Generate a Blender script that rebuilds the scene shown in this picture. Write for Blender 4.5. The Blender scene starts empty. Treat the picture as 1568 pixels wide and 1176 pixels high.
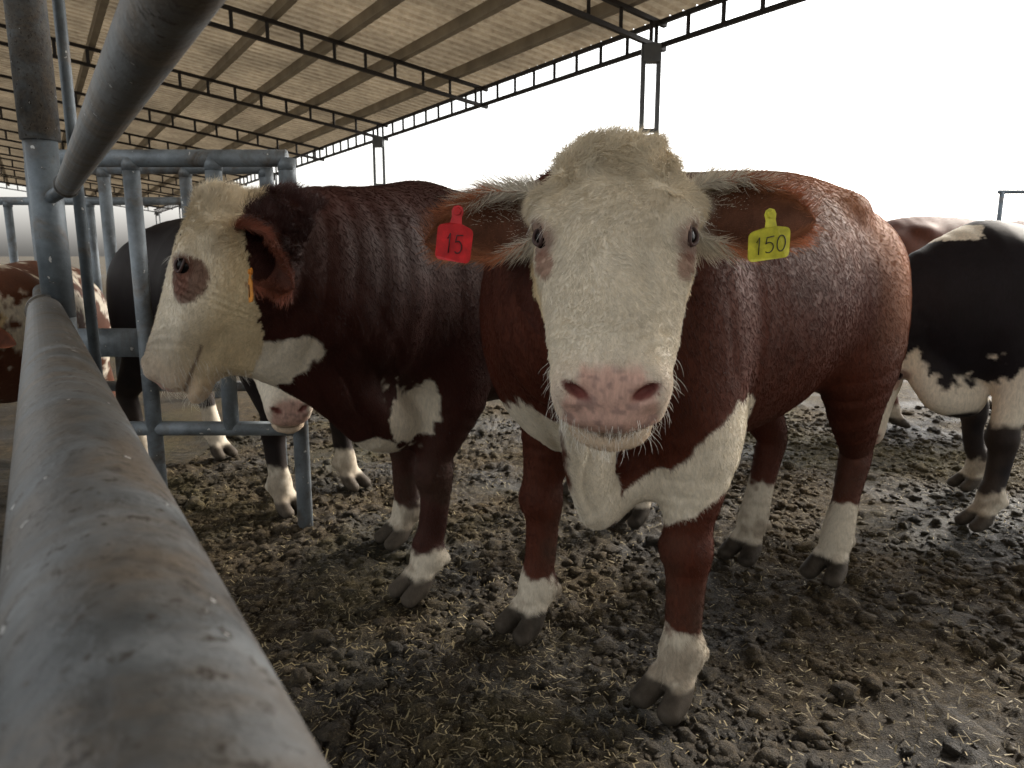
import bpy, math, numpy as np
rng=np.random.default_rng(7)
def A(*v): return np.array(v,float)
def nrm(v): return v/np.linalg.norm(v)
UP=A(0,0,1)
# ------------------------------------------------------------------ noise
def _hash(ix,iy,iz,seed):
    M=np.uint64(0xffffffff)
    n=(ix.astype(np.int64)*73856093)^(iy.astype(np.int64)*19349663)^(iz.astype(np.int64)*83492791)^(seed*2654435761)
    n=n.astype(np.uint64)&M
    n=((n<<np.uint64(13))^n)&M
    n=(n*((n*n&M)*np.uint64(15731)+np.uint64(789221)&M)+np.uint64(1376312589))&M
    n=((n>>np.uint64(15))^n)&M
    return (n&np.uint64(0xffffff)).astype(float)/8388608.0-1.0
def vnoise(P,s=1.0,seed=1):
    P=np.asarray(P,float)*s
    i=np.floor(P).astype(np.int64); f=P-i; f=f*f*(3-2*f)
    r=0
    for dx in (0,1):
        wx=f[:,0] if dx else 1-f[:,0]
        for dy in (0,1):
            wy=f[:,1] if dy else 1-f[:,1]
            for dz in (0,1):
                wz=f[:,2] if dz else 1-f[:,2]
                r=r+wx*wy*wz*_hash(i[:,0]+dx,i[:,1]+dy,i[:,2]+dz,seed)
    return r
def fbm(P,s,seed=1,o=3):
    r=0;a=1
    for k in range(o):
        r=r+a*vnoise(P,s*2**k,seed+k); a*=.5
    return r/1.6
def sstep(a,b,x):
    t=np.clip((x-a)/(b-a),0,1); return t*t*(3-2*t)
# ------------------------------------------------------------------ mesh helpers
def link(o,parent=None):
    bpy.context.scene.collection.objects.link(o)
    if parent is not None: o.parent=parent
    return o
def make_mesh(name,V,F,mats,col=None,wet=None,smooth=True,parent=None,loc=None,midx=None):
    me=bpy.data.meshes.new(name)
    F=F.tolist() if isinstance(F,np.ndarray) else F
    me.from_pydata(np.asarray(V).tolist(),[],F)
    if smooth: me.polygons.foreach_set('use_smooth',[True]*len(me.polygons))
    if col is not None:
        a=me.attributes.new('Col','FLOAT_COLOR','POINT')
        c=np.ones((len(V),4),np.float32); c[:,:3]=col
        a.data.foreach_set('color',c.ravel())
    if wet is not None:
        a=me.attributes.new('wet','FLOAT','POINT'); a.data.foreach_set('value',wet.astype(np.float32))
    if not isinstance(mats,(list,tuple)): mats=[mats]
    for m in mats: me.materials.append(m)
    if midx is not None: me.polygons.foreach_set('material_index',midx)
    me.update()
    o=bpy.data.objects.new(name,me)
    if loc is not None: o.location=loc
    return link(o,parent)
class B:
    def __init__(s): s.V=[];s.F=[];s.m=[];s.cur=0
    def add(s,V,F):
        k=len(s.V); s.V+= [tuple(v) for v in V]; s.F+=[tuple(k+i for i in f) for f in F]; s.m+=[s.cur]*len(F)
    def tube(s,p0,p1,r0,r1=None,n=16,cap=True):
        p0=np.array(p0,float);p1=np.array(p1,float); r1=r0 if r1 is None else r1
        u=nrm(p1-p0); a=nrm(np.cross(u,UP if abs(u[2])<.9 else A(1,0,0))); b=np.cross(u,a)
        V=[];F=[]
        for p,r in((p0,r0),(p1,r1)):
            for i in range(n):
                t=2*math.pi*i/n; V.append(p+r*(a*math.cos(t)+b*math.sin(t)))
        for i in range(n): F.append((i,i+n,(i+1)%n+n,(i+1)%n))
        if cap: F.append(tuple(range(n))); F.append(tuple(range(2*n-1,n-1,-1)))
        s.add(V,F)
    def path(s,pts,r,n=10):
        pts=[np.array(p,float) for p in pts]; V=[];F=[]
        a=None
        for k,p in enumerate(pts):
            u=nrm(pts[min(k+1,len(pts)-1)]-pts[max(k-1,0)])
            if a is None: a=nrm(np.cross(u,UP if abs(u[2])<.9 else A(1,0,0)))
            a=nrm(a-u*np.dot(a,u)); b=np.cross(u,a)
            rr=r[k] if isinstance(r,(list,tuple)) else r
            for i in range(n):
                t=2*math.pi*i/n; V.append(p+rr*(a*math.cos(t)+b*math.sin(t)))
        for k in range(len(pts)-1):
            for i in range(n):
                F.append((k*n+i,(k+1)*n+i,(k+1)*n+(i+1)%n,k*n+(i+1)%n))
        F.append(tuple(range(n))); F.append(tuple(range(len(V)-1,len(V)-n-1,-1)))
        s.add(V,F)
    def box(s,c,ax,ay,az):
        c=np.array(c,float); V=[]
        for i in(-1,1):
            for j in(-1,1):
                for k in(-1,1): V.append(c+i*np.array(ax)+j*np.array(ay)+k*np.array(az))
        s.add(V,[(0,1,3,2),(4,6,7,5),(0,4,5,1),(2,3,7,6),(0,2,6,4),(1,5,7,3)])
    def bar(s,p0,p1,w,h,upv=UP):
        p0=np.array(p0,float);p1=np.array(p1,float);u=p1-p0;L=np.linalg.norm(u);u=u/L
        sd=nrm(np.cross(u,upv)); n=np.cross(sd,u)
        s.box((p0+p1)/2,u*L/2,sd*w/2,n*h/2)
    def make(s,name,mats,smooth=False,parent=None):
        return make_mesh(name,s.V,s.F,mats,smooth=smooth,parent=parent,midx=s.m)
# ------------------------------------------------------------------ materials
def newmat(name):
    m=bpy.data.materials.new(name); m.use_nodes=True
    nt=m.node_tree; bs=nt.nodes['Principled BSDF']; return m,nt,bs
def nd(nt,t,**k):
    n=nt.nodes.new(t)
    for a,b in k.items():
        if a in n.inputs: n.inputs[a].default_value=b
        else: setattr(n,a,b)
    return n
def noise(nt,scale,detail=4,rough=.55,vec=None,dist=0):
    n=nd(nt,'ShaderNodeTexNoise',Scale=scale,Detail=detail,Roughness=rough,Distortion=dist)
    if vec is not None: nt.links.new(vec,n.inputs['Vector'])
    return n
def ramp(nt,fac,stops):
    r=nt.nodes.new('ShaderNodeValToRGB'); e=r.color_ramp.elements
    while len(e)<len(stops): e.new(.5)
    for x,(p,c) in zip(e,stops):
        x.position=p; x.color=(*c,1) if len(c)==3 else c
    nt.links.new(fac,r.inputs['Fac']); return r
def mix(nt,fac,a,b,mode='MIX'):
    m=nt.nodes.new('ShaderNodeMix'); m.data_type='RGBA'; m.blend_type=mode
    for s,v in((m.inputs[0],fac),(m.inputs[6],a),(m.inputs[7],b)):
        if hasattr(v,'is_output'): nt.links.new(v,s)
        elif isinstance(v,(int,float)): s.default_value=v
        else: s.default_value=(*v,1)
    return m.outputs[2]
def objco(nt): return nt.nodes.new('ShaderNodeTexCoord').outputs['Object']
def bump(nt,bs,h,strength,dist):
    b=nd(nt,'ShaderNodeBump',Strength=strength,Distance=dist)
    nt.links.new(h,b.inputs['Height']); nt.links.new(b.outputs[0],bs.inputs['Normal']); return b
def flat(name,c,rough=.6,metal=0,var=.25,scale=30):
    m,nt,bs=newmat(name); co=objco(nt); n=noise(nt,scale,vec=co)
    c=np.array(c); r=ramp(nt,n.outputs[0],[(.3,tuple(c*(1-var))),(.7,tuple(np.minimum(c*(1+var),1)))])
    nt.links.new(r.outputs[0],bs.inputs['Base Color']); bs.inputs['Roughness'].default_value=rough; bs.inputs['Metallic'].default_value=metal
    return m
def coat_mat():
    m,nt,bs=newmat('cow_hide'); co=objco(nt)
    mp=nt.nodes.new('ShaderNodeMapping'); mp.inputs['Scale'].default_value=(1,1,.30); nt.links.new(co,mp.inputs['Vector']); st=mp.outputs[0]
    at=nd(nt,'ShaderNodeAttribute',attribute_name='Col'); w=nd(nt,'ShaderNodeAttribute',attribute_name='wet')
    n=noise(nt,110,6,.7,st); r=ramp(nt,n.outputs[0],[(.3,(.76,.76,.76)),(.7,(1.18,1.16,1.14))])
    c=mix(nt,1.0,at.outputs['Color'],r.outputs[0],'MULTIPLY'); nt.links.new(c,bs.inputs['Base Color'])
    mr=nd(nt,'ShaderNodeMapRange'); mr.inputs['To Min'].default_value=.62; mr.inputs['To Max'].default_value=.36
    nt.links.new(w.outputs['Fac'],mr.inputs['Value']); nt.links.new(mr.outputs[0],bs.inputs['Roughness'])
    bs.inputs['Specular IOR Level'].default_value=.18
    bs.inputs['Specular Tint'].default_value=(1,.84,.70,1)
    n2=noise(nt,420,3,.6,st)
    bump(nt,bs,n2.outputs[0],.4,.003); return m
def hair_mat():
    m,nt,bs=newmat('cow_hair'); at=nd(nt,'ShaderNodeAttribute',attribute_name='Col')
    nt.links.new(at.outputs['Color'],bs.inputs['Base Color']); bs.inputs['Roughness'].default_value=.42
    bs.inputs['Specular IOR Level'].default_value=.18; return m
HIDE=coat_mat(); HAIR=hair_mat()
def eye_mat():
    m,nt,bs=newmat('eyeball'); bs.inputs['Base Color'].default_value=(.006,.005,.005,1); bs.inputs['Roughness'].default_value=.22; bs.inputs['Specular IOR Level'].default_value=.12
    return m
EYE=eye_mat(); LID=flat('eyelid',(.06,.03,.026),.6)
def pipe_mat(name,base,rust_amt,scale=6,spots=.68,metal=.2,rg=(.42,.65),lo=.45,hi=1.5,bs_=.4):
    m,nt,bs=newmat(name); co=objco(nt)
    n1=noise(nt,scale,7,.7,co); n2=noise(nt,scale*6,5,.7,co); n3=noise(nt,scale*.6,5,.65,co,1.5); n4=noise(nt,scale*6,2,.5,co)
    b=np.array(base)
    c1=ramp(nt,n1.outputs[0],[(.33,tuple(b*lo)),(.52,tuple(b)),(.70,tuple(np.minimum(b*hi,1)))])
    r1=ramp(nt,n3.outputs[0],[(.56-rust_amt,(0,0,0)),(.72-rust_amt*.6,(1,1,1))])
    rc=ramp(nt,n2.outputs[0],[(.3,(.045,.037,.030)),(.7,(.19,.155,.12))])
    c=mix(nt,r1.outputs[0],c1.outputs[0],rc.outputs[0])
    sp=ramp(nt,n2.outputs[0],[(spots-.05,(0,0,0)),(spots+.01,(1,1,1))])
    c=mix(nt,sp.outputs[0],c,(.045,.037,.03))
    s2=ramp(nt,n4.outputs[0],[(.72,(0,0,0)),(.745,(1,1,1))]); c=mix(nt,s2.outputs[0],c,(.62,.62,.6))
    nt.links.new(c,bs.inputs['Base Color'])
    rr=ramp(nt,n1.outputs[0],[(.3,(rg[0],)*3),(.7,(rg[1],)*3)]); nt.links.new(rr.outputs[0],bs.inputs['Roughness'])
    bs.inputs['Metallic'].default_value=metal
    bump(nt,bs,n2.outputs[0],bs_,.003); return m
PIPE=pipe_mat('galvanized_pipe',(.135,.16,.18),.03); PIPE_OLD=pipe_mat('weathered_pipe',(.115,.122,.126),.16,11,.62,.1,(.42,.72),.35,1.9,.7)
GATE=pipe_mat('gate_paint',(.18,.205,.225),.03)
# ------------------------------------------------------------------ SDF volume
BIG=10.
class Vol:
    def __init__(s,h): s.h=h; s.ops=[]
    def chain(s,pts,side,k=.05,cap=1.,sub=3):
        P=np.array([np.array(p[0],float) for p in pts]); R=np.array([p[1] for p in pts],float)
        Q=[];S=[]
        n=len(P)
        for i in range(n-1):
            i0=max(i-1,0);i3=min(i+2,n-1)
            for j in range(sub):
                t=j/sub
                def cr(X): return .5*((2*X[i])+(-X[i0]+X[i+1])*t+(2*X[i0]-5*X[i]+4*X[i+1]-X[i3])*t*t+(-X[i0]+3*X[i]-3*X[i+1]+X[i3])*t**3)
                Q.append(cr(P));S.append(cr(R))
        Q.append(P[-1]);S.append(R[-1])
        s.ops.append(('c',np.array(Q),np.maximum(np.array(S),.004),np.array(side,float),k,cap))
    def ell(s,c,ax,r,k=.03,sub=False):
        s.ops.append(('s' if sub else 'e',np.array(c,float),np.array(ax,float),np.array(r,float),k))
    def build(s):
        h=s.h; lo=np.full(3,1e9);hi=-lo; bb=[]
        for o in s.ops:
            if o[0]=='c':
                m=o[2].max()+o[4]+3*h; a=o[1].min(0)-m;b=o[1].max(0)+m
            else:
                m=o[3].max()+o[4]+3*h; a=o[1]-m;b=o[1]+m
            bb.append((a,b))
            if o[0]!='s': lo=np.minimum(lo,a);hi=np.maximum(hi,b)
        n=np.ceil((hi-lo)/h).astype(int)+1
        D=np.full(n,BIG,np.float32)
        ax=[(lo[i]+h*np.arange(n[i])).astype(np.float32) for i in range(3)]
        def rg(a,b):
            i=np.clip(np.floor((a-lo)/h).astype(int),0,n-1); j=np.clip(np.ceil((b-lo)/h).astype(int)+1,1,n); return i,j
        def smin(a,b,k):
            q=np.maximum(k-np.abs(a-b),0)/k; return np.minimum(a,b)-q*q*k*.25
        for o,(a,b) in zip(s.ops,bb):
            i,j=rg(a,b)
            if (j<=i).any(): continue
            sl=tuple(slice(i[q],j[q]) for q in range(3))
            if o[0]=='c':
                T=np.full(D[sl].shape,BIG,np.float32)
                Q,R,side,k,cap=o[1:]
                for q in range(len(Q)-1):
                    p0,p1,r0,r1=Q[q],Q[q+1],R[q],R[q+1]
                    m=max(r0.max(),r1.max())+k+3*h
                    a2=np.minimum(p0,p1)-m;b2=np.maximum(p0,p1)+m
                    i2,j2=rg(a2,b2); i2=np.maximum(i2,i);j2=np.minimum(j2,j)
                    s2=tuple(slice(i2[e]-i[e],j2[e]-i[e]) for e in range(3))
                    u=p1-p0;L=np.linalg.norm(u)
                    if L<1e-6: continue
                    u=u/L; sd=nrm(side-u*np.dot(side,u)); nn=np.cross(u,sd)
                    x=(ax[0][i2[0]:j2[0]]-p0[0])[:,None,None];y=(ax[1][i2[1]:j2[1]]-p0[1])[None,:,None];z=(ax[2][i2[2]:j2[2]]-p0[2])[None,None,:]
                    f=np.float32
                    au=x*f(u[0])+y*f(u[1])+z*f(u[2]); t=np.clip(au/f(L),0,1); qu=au-t*f(L)
                    qs=x*f(sd[0])+y*f(sd[1])+z*f(sd[2]); qn=x*f(nn[0])+y*f(nn[1])+z*f(nn[2])
                    rx=f(r0[0])+f(r1[0]-r0[0])*t; ry=f(r0[1])+f(r1[1]-r0[1])*t; rc=(rx+ry)*f(.5*cap)
                    e1=qs/rx;e2=qn/ry;e3=qu/rc
                    k0=np.sqrt(e1*e1+e2*e2+e3*e3); e1/=rx;e2/=ry;e3/=rc
                    k1=np.sqrt(e1*e1+e2*e2+e3*e3)+f(1e-6)
                    T[s2]=np.minimum(T[s2],k0*(k0-1)/k1)
                D[sl]=smin(D[sl],T,np.float32(k))
            else:
                c,M,r,k=o[1:]
                x=(ax[0][sl[0]]-c[0])[:,None,None];y=(ax[1][sl[1]]-c[1])[None,:,None];z=(ax[2][sl[2]]-c[2])[None,None,:]
                k0=0;k1=0
                for q in range(3):
                    w=x*np.float32(M[q][0])+y*np.float32(M[q][1])+z*np.float32(M[q][2]); w=w/np.float32(r[q]); k0=k0+w*w; k1=k1+(w/np.float32(r[q]))**2
                k0=np.sqrt(k0);k1=np.sqrt(k1)+np.float32(1e-6); T=k0*(k0-1)/k1
                if o[0]=='e': D[sl]=smin(D[sl],T,np.float32(k))
                else: D[sl]=-smin(-D[sl],T,np.float32(k))
        D[0]=D[-1]=BIG;D[:,0]=D[:,-1]=BIG;D[:,:,0]=D[:,:,-1]=BIG
        S=D<0
        c=np.zeros(tuple(n-1),np.int8)
        offs=[(a,b,d) for a in(0,1) for b in(0,1) for d in(0,1)]
        for a,b,d in offs: c+=S[a:n[0]-1+a,b:n[1]-1+b,d:n[2]-1+d]
        act=(c>0)&(c<8); ids=np.argwhere(act); idx=np.full(act.shape,-1,np.int32); idx[act]=np.arange(len(ids))
        acc=np.zeros((len(ids),3));cnt=np.zeros(len(ids))
        dv={o:D[ids[:,0]+o[0],ids[:,1]+o[1],ids[:,2]+o[2]].astype(float) for o in offs}
        for o in offs:
            for e in range(3):
                if o[e]==0:
                    o2=list(o);o2[e]=1;o2=tuple(o2); d0,d1=dv[o],dv[o2]; m=(d0<0)!=(d1<0)
                    t=np.where(m,d0/np.where(m,d0-d1,1),0); p=np.tile(np.array(o,float),(len(ids),1)); p[:,e]+=t
                    acc[m]+=p[m];cnt[m]+=1
        V=lo+h*(ids+acc/cnt[:,None])
        quads=[]
        for e in range(3):
            f,g=(e+1)%3,(e+2)%3
            sa=[slice(0,n[q]) for q in range(3)];sb=list(sa); sa[e]=slice(0,n[e]-1);sb[e]=slice(1,n[e])
            ch=S[tuple(sa)]!=S[tuple(sb)]; I=np.argwhere(ch)
            inside=S[I[:,0],I[:,1],I[:,2]]
            def cell(df,dg):
                J=I.copy();J[:,f]+=df;J[:,g]+=dg; return idx[J[:,0],J[:,1],J[:,2]]
            q=np.stack([cell(-1,-1),cell(0,-1),cell(0,0),cell(-1,0)],1)
            q[~inside]=q[~inside][:,::-1]; quads.append(q)
        Q=np.concatenate(quads)
        E=np.concatenate([Q[:,[0,1]],Q[:,[1,2]],Q[:,[2,3]],Q[:,[3,0]]])
        deg=np.bincount(E[:,0],minlength=len(V))+np.bincount(E[:,1],minlength=len(V))
        for it in range(3):
            sm=np.stack([np.bincount(E[:,0],V[E[:,1],q],len(V))+np.bincount(E[:,1],V[E[:,0],q],len(V)) for q in range(3)],1)
            V=V*.55+.45*sm/deg[:,None]
        return V,Q
def vnormals(V,Q):
    fn=np.cross(V[Q[:,2]]-V[Q[:,0]],V[Q[:,3]]-V[Q[:,1]])
    N=np.zeros_like(V)
    for c in range(4):
        for q in range(3): N[:,q]+=np.bincount(Q[:,c],fn[:,q],len(V))
    return N/(np.linalg.norm(N,axis=1)[:,None]+1e-12), np.linalg.norm(fn,axis=1)*.5
# ------------------------------------------------------------------ hair
def add_hair(name,parent,P,N,T,Lh,C,rad,lift,curl=0.15):
    n=len(P)
    T=T-N*np.sum(T*N,1)[:,None]; T=T/(np.linalg.norm(T,axis=1)[:,None]+1e-9)
    J=rng.normal(0,1,(n,3))*(curl if np.isscalar(curl) else curl[:,None]); cu=(curl if np.isscalar(curl) else curl[:,None])
    d0=T*np.cos(lift)[:,None]+N*np.sin(lift)[:,None]+J; d0/=np.linalg.norm(d0,axis=1)[:,None]
    d1=d0+T*.35+rng.normal(0,1,(n,3))*cu; d1/=np.linalg.norm(d1,axis=1)[:,None]
    d2=d1+T*.3+rng.normal(0,1,(n,3))*cu; d2/=np.linalg.norm(d2,axis=1)[:,None]
    s=(Lh/3)[:,None]
    pts=np.stack([P-N*.001,P+d0*s,P+(d0+d1)*s,P+(d0+d1+d2)*s],1).astype(np.float32)
    rr=(rad[:,None]*np.array([1,.9,.65,.2])[None,:]).astype(np.float32)
    cc=np.ones((n,4),np.float32);cc[:,:3]=C
    cv=bpy.data.hair_curves.new(name); cv.add_curves([4]*n)
    cv.attributes['position'].data.foreach_set('vector',pts.ravel())
    ra=cv.attributes.get('radius') or cv.attributes.new('radius','FLOAT','POINT'); ra.data.foreach_set('value',rr.ravel())
    ca=cv.attributes.new('Col','FLOAT_COLOR','CURVE'); ca.data.foreach_set('color',cc.ravel())
    cv.materials.append(HAIR)
    return link(bpy.data.objects.new(name,cv),parent)
def sample(V,Q,N,col,w,n):
    p=w/w.sum(); f=rng.choice(len(Q),n,p=p); a=rng.random(n)[:,None];b=rng.random(n)[:,None]
    q=Q[f]; P=(V[q[:,0]]*(1-a)+V[q[:,1]]*a)*(1-b)+(V[q[:,3]]*(1-a)+V[q[:,2]]*a)*b
    return P,N[q[:,0]],col[q[:,rng.integers(0,4)]],q[:,0]
# ------------------------------------------------------------------ cow
WHITE=A(.72,.65,.53); PINK=A(.62,.385,.315); HOOF=A(.050,.041,.032)
FLY=flat('fly_body',(.02,.017,.015),.5)
EC=(.202,.118,-.058); EO=(0,.80,.60)
NC=(.510,.056,-.050)
def nbasis(s):
    nx=nrm(A(.60,s*.30,.74));tz=nrm(A(.62,s*-.70,-.1));tz=nrm(tz-nx*np.dot(tz,nx)); return nx,tz,np.cross(nx,tz)
def ear_geo(base,dv,nop,L,W,droop):
    dv=nrm(dv);nop=nrm(nop-dv*np.dot(nop,dv));sd=np.cross(nop,dv)
    nu,nv=26,19; V=[];out=[]
    for sheet in(0,1):
        for i in range(nu):
            u=i/(nu-1); w=W*(.40*(1-u)**1.5+.92*max(math.sin(math.pi*min(u**.95,1)),0)**.65)*(1+.05*math.sin(u*17))+.002
            phi=2.0*(1-u)**1.3+.95*u**.5
            for j in range(nv):
                v=-1+2*j/(nv-1); t=phi*v; ss=math.sin(min(phi,1.57))
                o=sd*math.sin(t)-nop*math.cos(t)
                p=base+dv*L*u+ (w/ss)*(sd*math.sin(t)-nop*(math.cos(t)-math.cos(phi))*1.0)-UP*droop*u*u
                p=p+ (o*.006*(1-abs(v)**4) if sheet else 0)
                V.append(p);out.append((u,v,sheet))
    Q=[]
    for i in range(nu-1):
        for j in range(nv-1):
            a=i*nv+j; q=(a,a+1,a+nv+1,a+nv); Q.append(q); k=nu*nv; Q.append(tuple(k+x for x in q[::-1]))
        for j in(0,nv-1):
            a=i*nv+j;k=nu*nv; Q.append((a,a+nv,a+nv+k,a+k) if j==0 else (a,a+k,a+k+nv,a+nv))
    return np.array(V),np.array(Q),np.array(out)
def cow(name,org,H,sc,poll,nose,feet,neck,brisket,paint,h=.012,L=1.1,hs=1.,wide=1.,sw=1.,hair=0,head_hair=0,folds=None,ears=None,coat=A(.13,.04,.025),earcol=None,seed=3,facez=-.42,facex=-.1,earwhite=1.,extra=None,rump_lit=None):
    org=A(org[0],org[1],0);H=nrm(A(H[0],H[1],0));Lf=A(-H[1],H[0],0)
    W=lambda x,y,z: org+H*x*sc+Lf*y*sc+UP*z*sc
    poll=np.array(poll,float);X=nrm(np.array(nose)-poll)
    hd=nrm(A(X[0],X[1],0)); Z=nrm(hd-X*np.dot(hd,X))
    Y=np.cross(Z,X); HM=np.array([X,Y,Z])
    HW=lambda x,y,z: poll+(x*X+y*Y+z*Z)*hs
    v=Vol(h)
    tr=[(-L-.10,1.22,.17,.24),(-L+.02,1.18,.26,.33),(-L+.25,1.14,.31,.39),(-L*.5,1.09,.355,.425),(-.25,1.07,.35,.42),(0,1.06,.31,.42),(.14,1.04,.26,.37),(.24,1.02,.2,.29)]
    v.chain([(W(x,0,z),(a*sc*wide,b*sc)) for x,z,a,b in tr],Lf,.04,.55,3)
    for s in(-1,1):
        v.ell(W(-.02,s*.19*sw,1.06),[H,Lf,UP],A(.17,.13,.33)*sc,.08)
        v.ell(W(-L+.16,s*.19*wide,1.40),[H,Lf,UP],A(.07,.05,.04)*sc,.09)
        v.ell(W(-L-.02,s*.17*wide,1.08),[H,Lf,UP],A(.19,.15,.30)*sc,.08)
    nk=[(np.array(p,float),r) for p,r in neck]
    v.chain([(p,(r[0],r[1])) for p,r in nk],nrm(np.cross(nk[-1][0]-nk[0][0],UP)),.10,.8,3)
    if brisket: v.chain([(np.array(p,float),r) for p,r in brisket],Lf,.045,1,3)
    if extra: v.chain([(np.array(p,float),r) for p,r in extra],H,.05,1,3)
    fl=[]
    def claws(z):
        for q in(-1,1):
            v.chain([(z(.10,.025)+Lf*q*.028*sc,(.033*sc,.037*sc)),(z(.055,.06)+Lf*q*.042*sc,(.036*sc,.039*sc)),(z(.028,.110)+Lf*q*.049*sc,(.036*sc,.028*sc))],Lf,.004,.8,2)
            v.ell(z(.135,-.060)+Lf*q*.03*sc,[H,Lf,UP],A(.02,.017,.024)*sc,.010)
    for (key,s) in (('FL',1),('FR',-1)):
        F=A(feet[key][0],feet[key][1],.004); fl.append(F)
        top=W(-.03,s*.20*sw,1.08);el=W(-.05,s*.225*sw,.80)
        kn=F+UP*.45*sc+A(*(el-F)[:2],0)*.28; z=lambda a,f=0:F+UP*a*sc+H*f*sc
        r=lambda a,b:(a*sc,b*sc)
        v.chain([(top,r(.09,.17)),(el,r(.110,.145)),(el*.5+kn*.5,r(.082,.093)),(kn+UP*.075*sc,r(.061,.068)),(kn,r(.071,.067)),(kn-UP*.08*sc,r(.055,.056)),(F*.45+kn*.55+UP*0,r(.048,.053)),(z(.20,-.0),r(.050,.057)),(z(.155,-.005),r(.065,.067)),(z(.115,.015),r(.055,.057)),(z(.085,.03),r(.050,.050))],Lf,.06,.9,3)
        v.ell(kn+H*.036*sc+UP*.01,[H,Lf,UP],A(.040,.062,.062)*sc,.018)
        v.ell(kn-H*.05*sc+UP*.035,[H,Lf,UP],A(.03,.028,.035)*sc,.02)
        claws(z)
    for (key,s) in (('HL',1),('HR',-1)):
        F=A(feet[key][0],feet[key][1],.004); fl.append(F); z=lambda a,f=0:F+UP*a*sc+H*f*sc; r=lambda a,b:(a*sc,b*sc)
        hip=W(-L+.10,s*.19*wide,1.15);th=W(-L+.06,s*.22*wide,.92);ga=W(-L+.03,s*.22*wide,.72)
        v.chain([(hip,r(.13,.25)),(th,r(.125,.22)),(ga*.85+z(.72,0)*.15,r(.088,.137)),(z(.52,-.10),r(.058,.080)),(z(.44,-.09),r(.056,.068)),(z(.30,-.045),r(.049,.056)),(z(.155,0),r(.060,.062)),(z(.115,.015),r(.053,.055)),(z(.085,.03),r(.049,.050))],Lf,.07,.9,3)
        claws(z)
    v.chain([(W(-L-.10,0,1.42),(.03,.03)),(W(-L-.19,0,1.34),(.026,.026)),(W(-L-.22,.02,1.1),(.02,.02)),(W(-L-.22,.04,.8),(.018,.018)),(W(-L-.22,.04,.62),(.035,.035)),(W(-L-.22,.04,.5),(.012,.012))],Lf,.03,1,2)
    sec=[(.055,-.115,.116,.100),(.10,-.122,.138,.122),(.16,-.130,.144,.132),(.22,-.130,.140,.130),(.28,-.125,.129,.118),(.34,-.116,.112,.102),(.39,-.108,.101,.090),(.435,-.104,.100,.082),(.47,-.108,.101,.074),(.503,-.122,.091,.052)]
    hr=lambda *a:tuple(x*hs for x in a)
    v.chain([(HW(x,0,z),hr(a,b)) for x,z,a,b in sec],Y,.035,.62,3)
    v.ell(HW(.030,0,-.065),HM,A(.048,.098,.055)*hs,.05)
    v.chain([(HW(.13,0,-.25),hr(.07,.07)),(HW(.25,0,-.235),hr(.06,.055)),(HW(.38,0,-.200),hr(.055,.042)),(HW(.455,0,-.185),hr(.055,.036))],Y,.05,1,3)
    v.ell(HW(.505,0,-.187),HM,A(.052,.074,.030)*hs,.007)
    for s in(-1,1):
        v.ell(HW(.17,s*.080,-.20),HM,A(.105,.052,.10)*hs,.05)
        v.ell(HW(.175,s*.114,-.046),HM,A(.048,.034,.028)*hs,.03)
        v.ell(HW(.225,s*.112,-.085),HM,A(.045,.026,.022)*hs,.025)
        v.ell(HW(.33,s*.088,-.105),HM,A(.09,.024,.02)*hs,.03)
        v.ell(HW(.485,s*.062,-.072),HM,A(.040,.034,.038)*hs,.02)
        v.ell(HW(.10,s*.125,-.105),HM,A(.035,.04,.035)*hs,.04)
        o2=nrm(A(0,s*EO[1],EO[2]))@HM
        v.ell(HW(EC[0],s*EC[1],EC[2])+o2*.028*hs,[X,np.cross(o2,X),o2],A(.021,.013,.022)*hs,.006,True)
        nx,tz,bz=nbasis(s)
        v.ell(HW(NC[0],s*NC[1],NC[2]),[tz@HM,bz@HM,nx@HM],A(.024,.0100,.024)*hs,.010,True)
    V,Q=v.build(); N,ar=vnormals(V,Q)
    HL=((V-poll)@HM.T)/hs; BL=np.stack([(V-org)@H,(V-org)@Lf,V[:,2]],1)/sc
    near=(np.abs(HL[:,1])<.22)&(HL[:,0]>-.1)&(HL[:,0]<.60)&(HL[:,2]>-.30)
    nb=fbm(V,3.5,seed,2)*.009
    nb=np.where(near,fbm(V,22,seed+4,3)*.0034,nb); nb*=sstep(.1,.5,V[:,2])
    if folds is not None:
        for (c,dr,r,amp,fr,rnd) in folds:
            c=np.array(c);m=np.exp(-np.sum(((V-c)/np.array(r))**2,1)); ph=(V-c)@nrm(np.array(dr))*fr+fbm(V,3,seed+2,2)*(5 if rnd else 3.5)
            g=np.sin(ph)+.4*np.sin(ph*1.9+1) if rnd else -np.exp(-(np.sin(ph)/.5)**2)*1.3
            nb+=amp*m*g*(~near)*(sstep(-.2,.5,vnoise(V,5,seed+77)) if rnd else 1)
    fm=np.exp(-((HL[:,0]-.12)/.12)**2-(HL[:,1]/.11)**2)*near*(HL[:,2]>-.1)
    nb+=fm*.0085*vnoise(HL*A(14,40,10)+.9*np.stack([HL[:,1]*0,vnoise(HL,18,3),0*HL[:,0]],1),1,seed)
    for s in(-1,1):
        wq=np.exp(-((HL[:,0]-.40)/.05)**2-((HL[:,1]-s*.07)/.04)**2)*near*(HL[:,2]>-.12); nb+=wq*.0026*np.sin((HL[:,0]*.9+np.abs(HL[:,1])*.7)*240)
        wq=np.exp(-((HL[:,0]-.255)/.03)**2-((HL[:,1]-s*.125)/.03)**2)*near; nb+=wq*.0022*np.sin(HL[:,0]*330)
        wq=np.exp(-((HL[:,0]-.31)/.07)**2-((HL[:,1]-s*.055)/.02)**2)*near*(HL[:,2]>-.06); nb-=wq*.0060
    V=V+N*nb[:,None]; N,ar=vnormals(V,Q)
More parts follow.
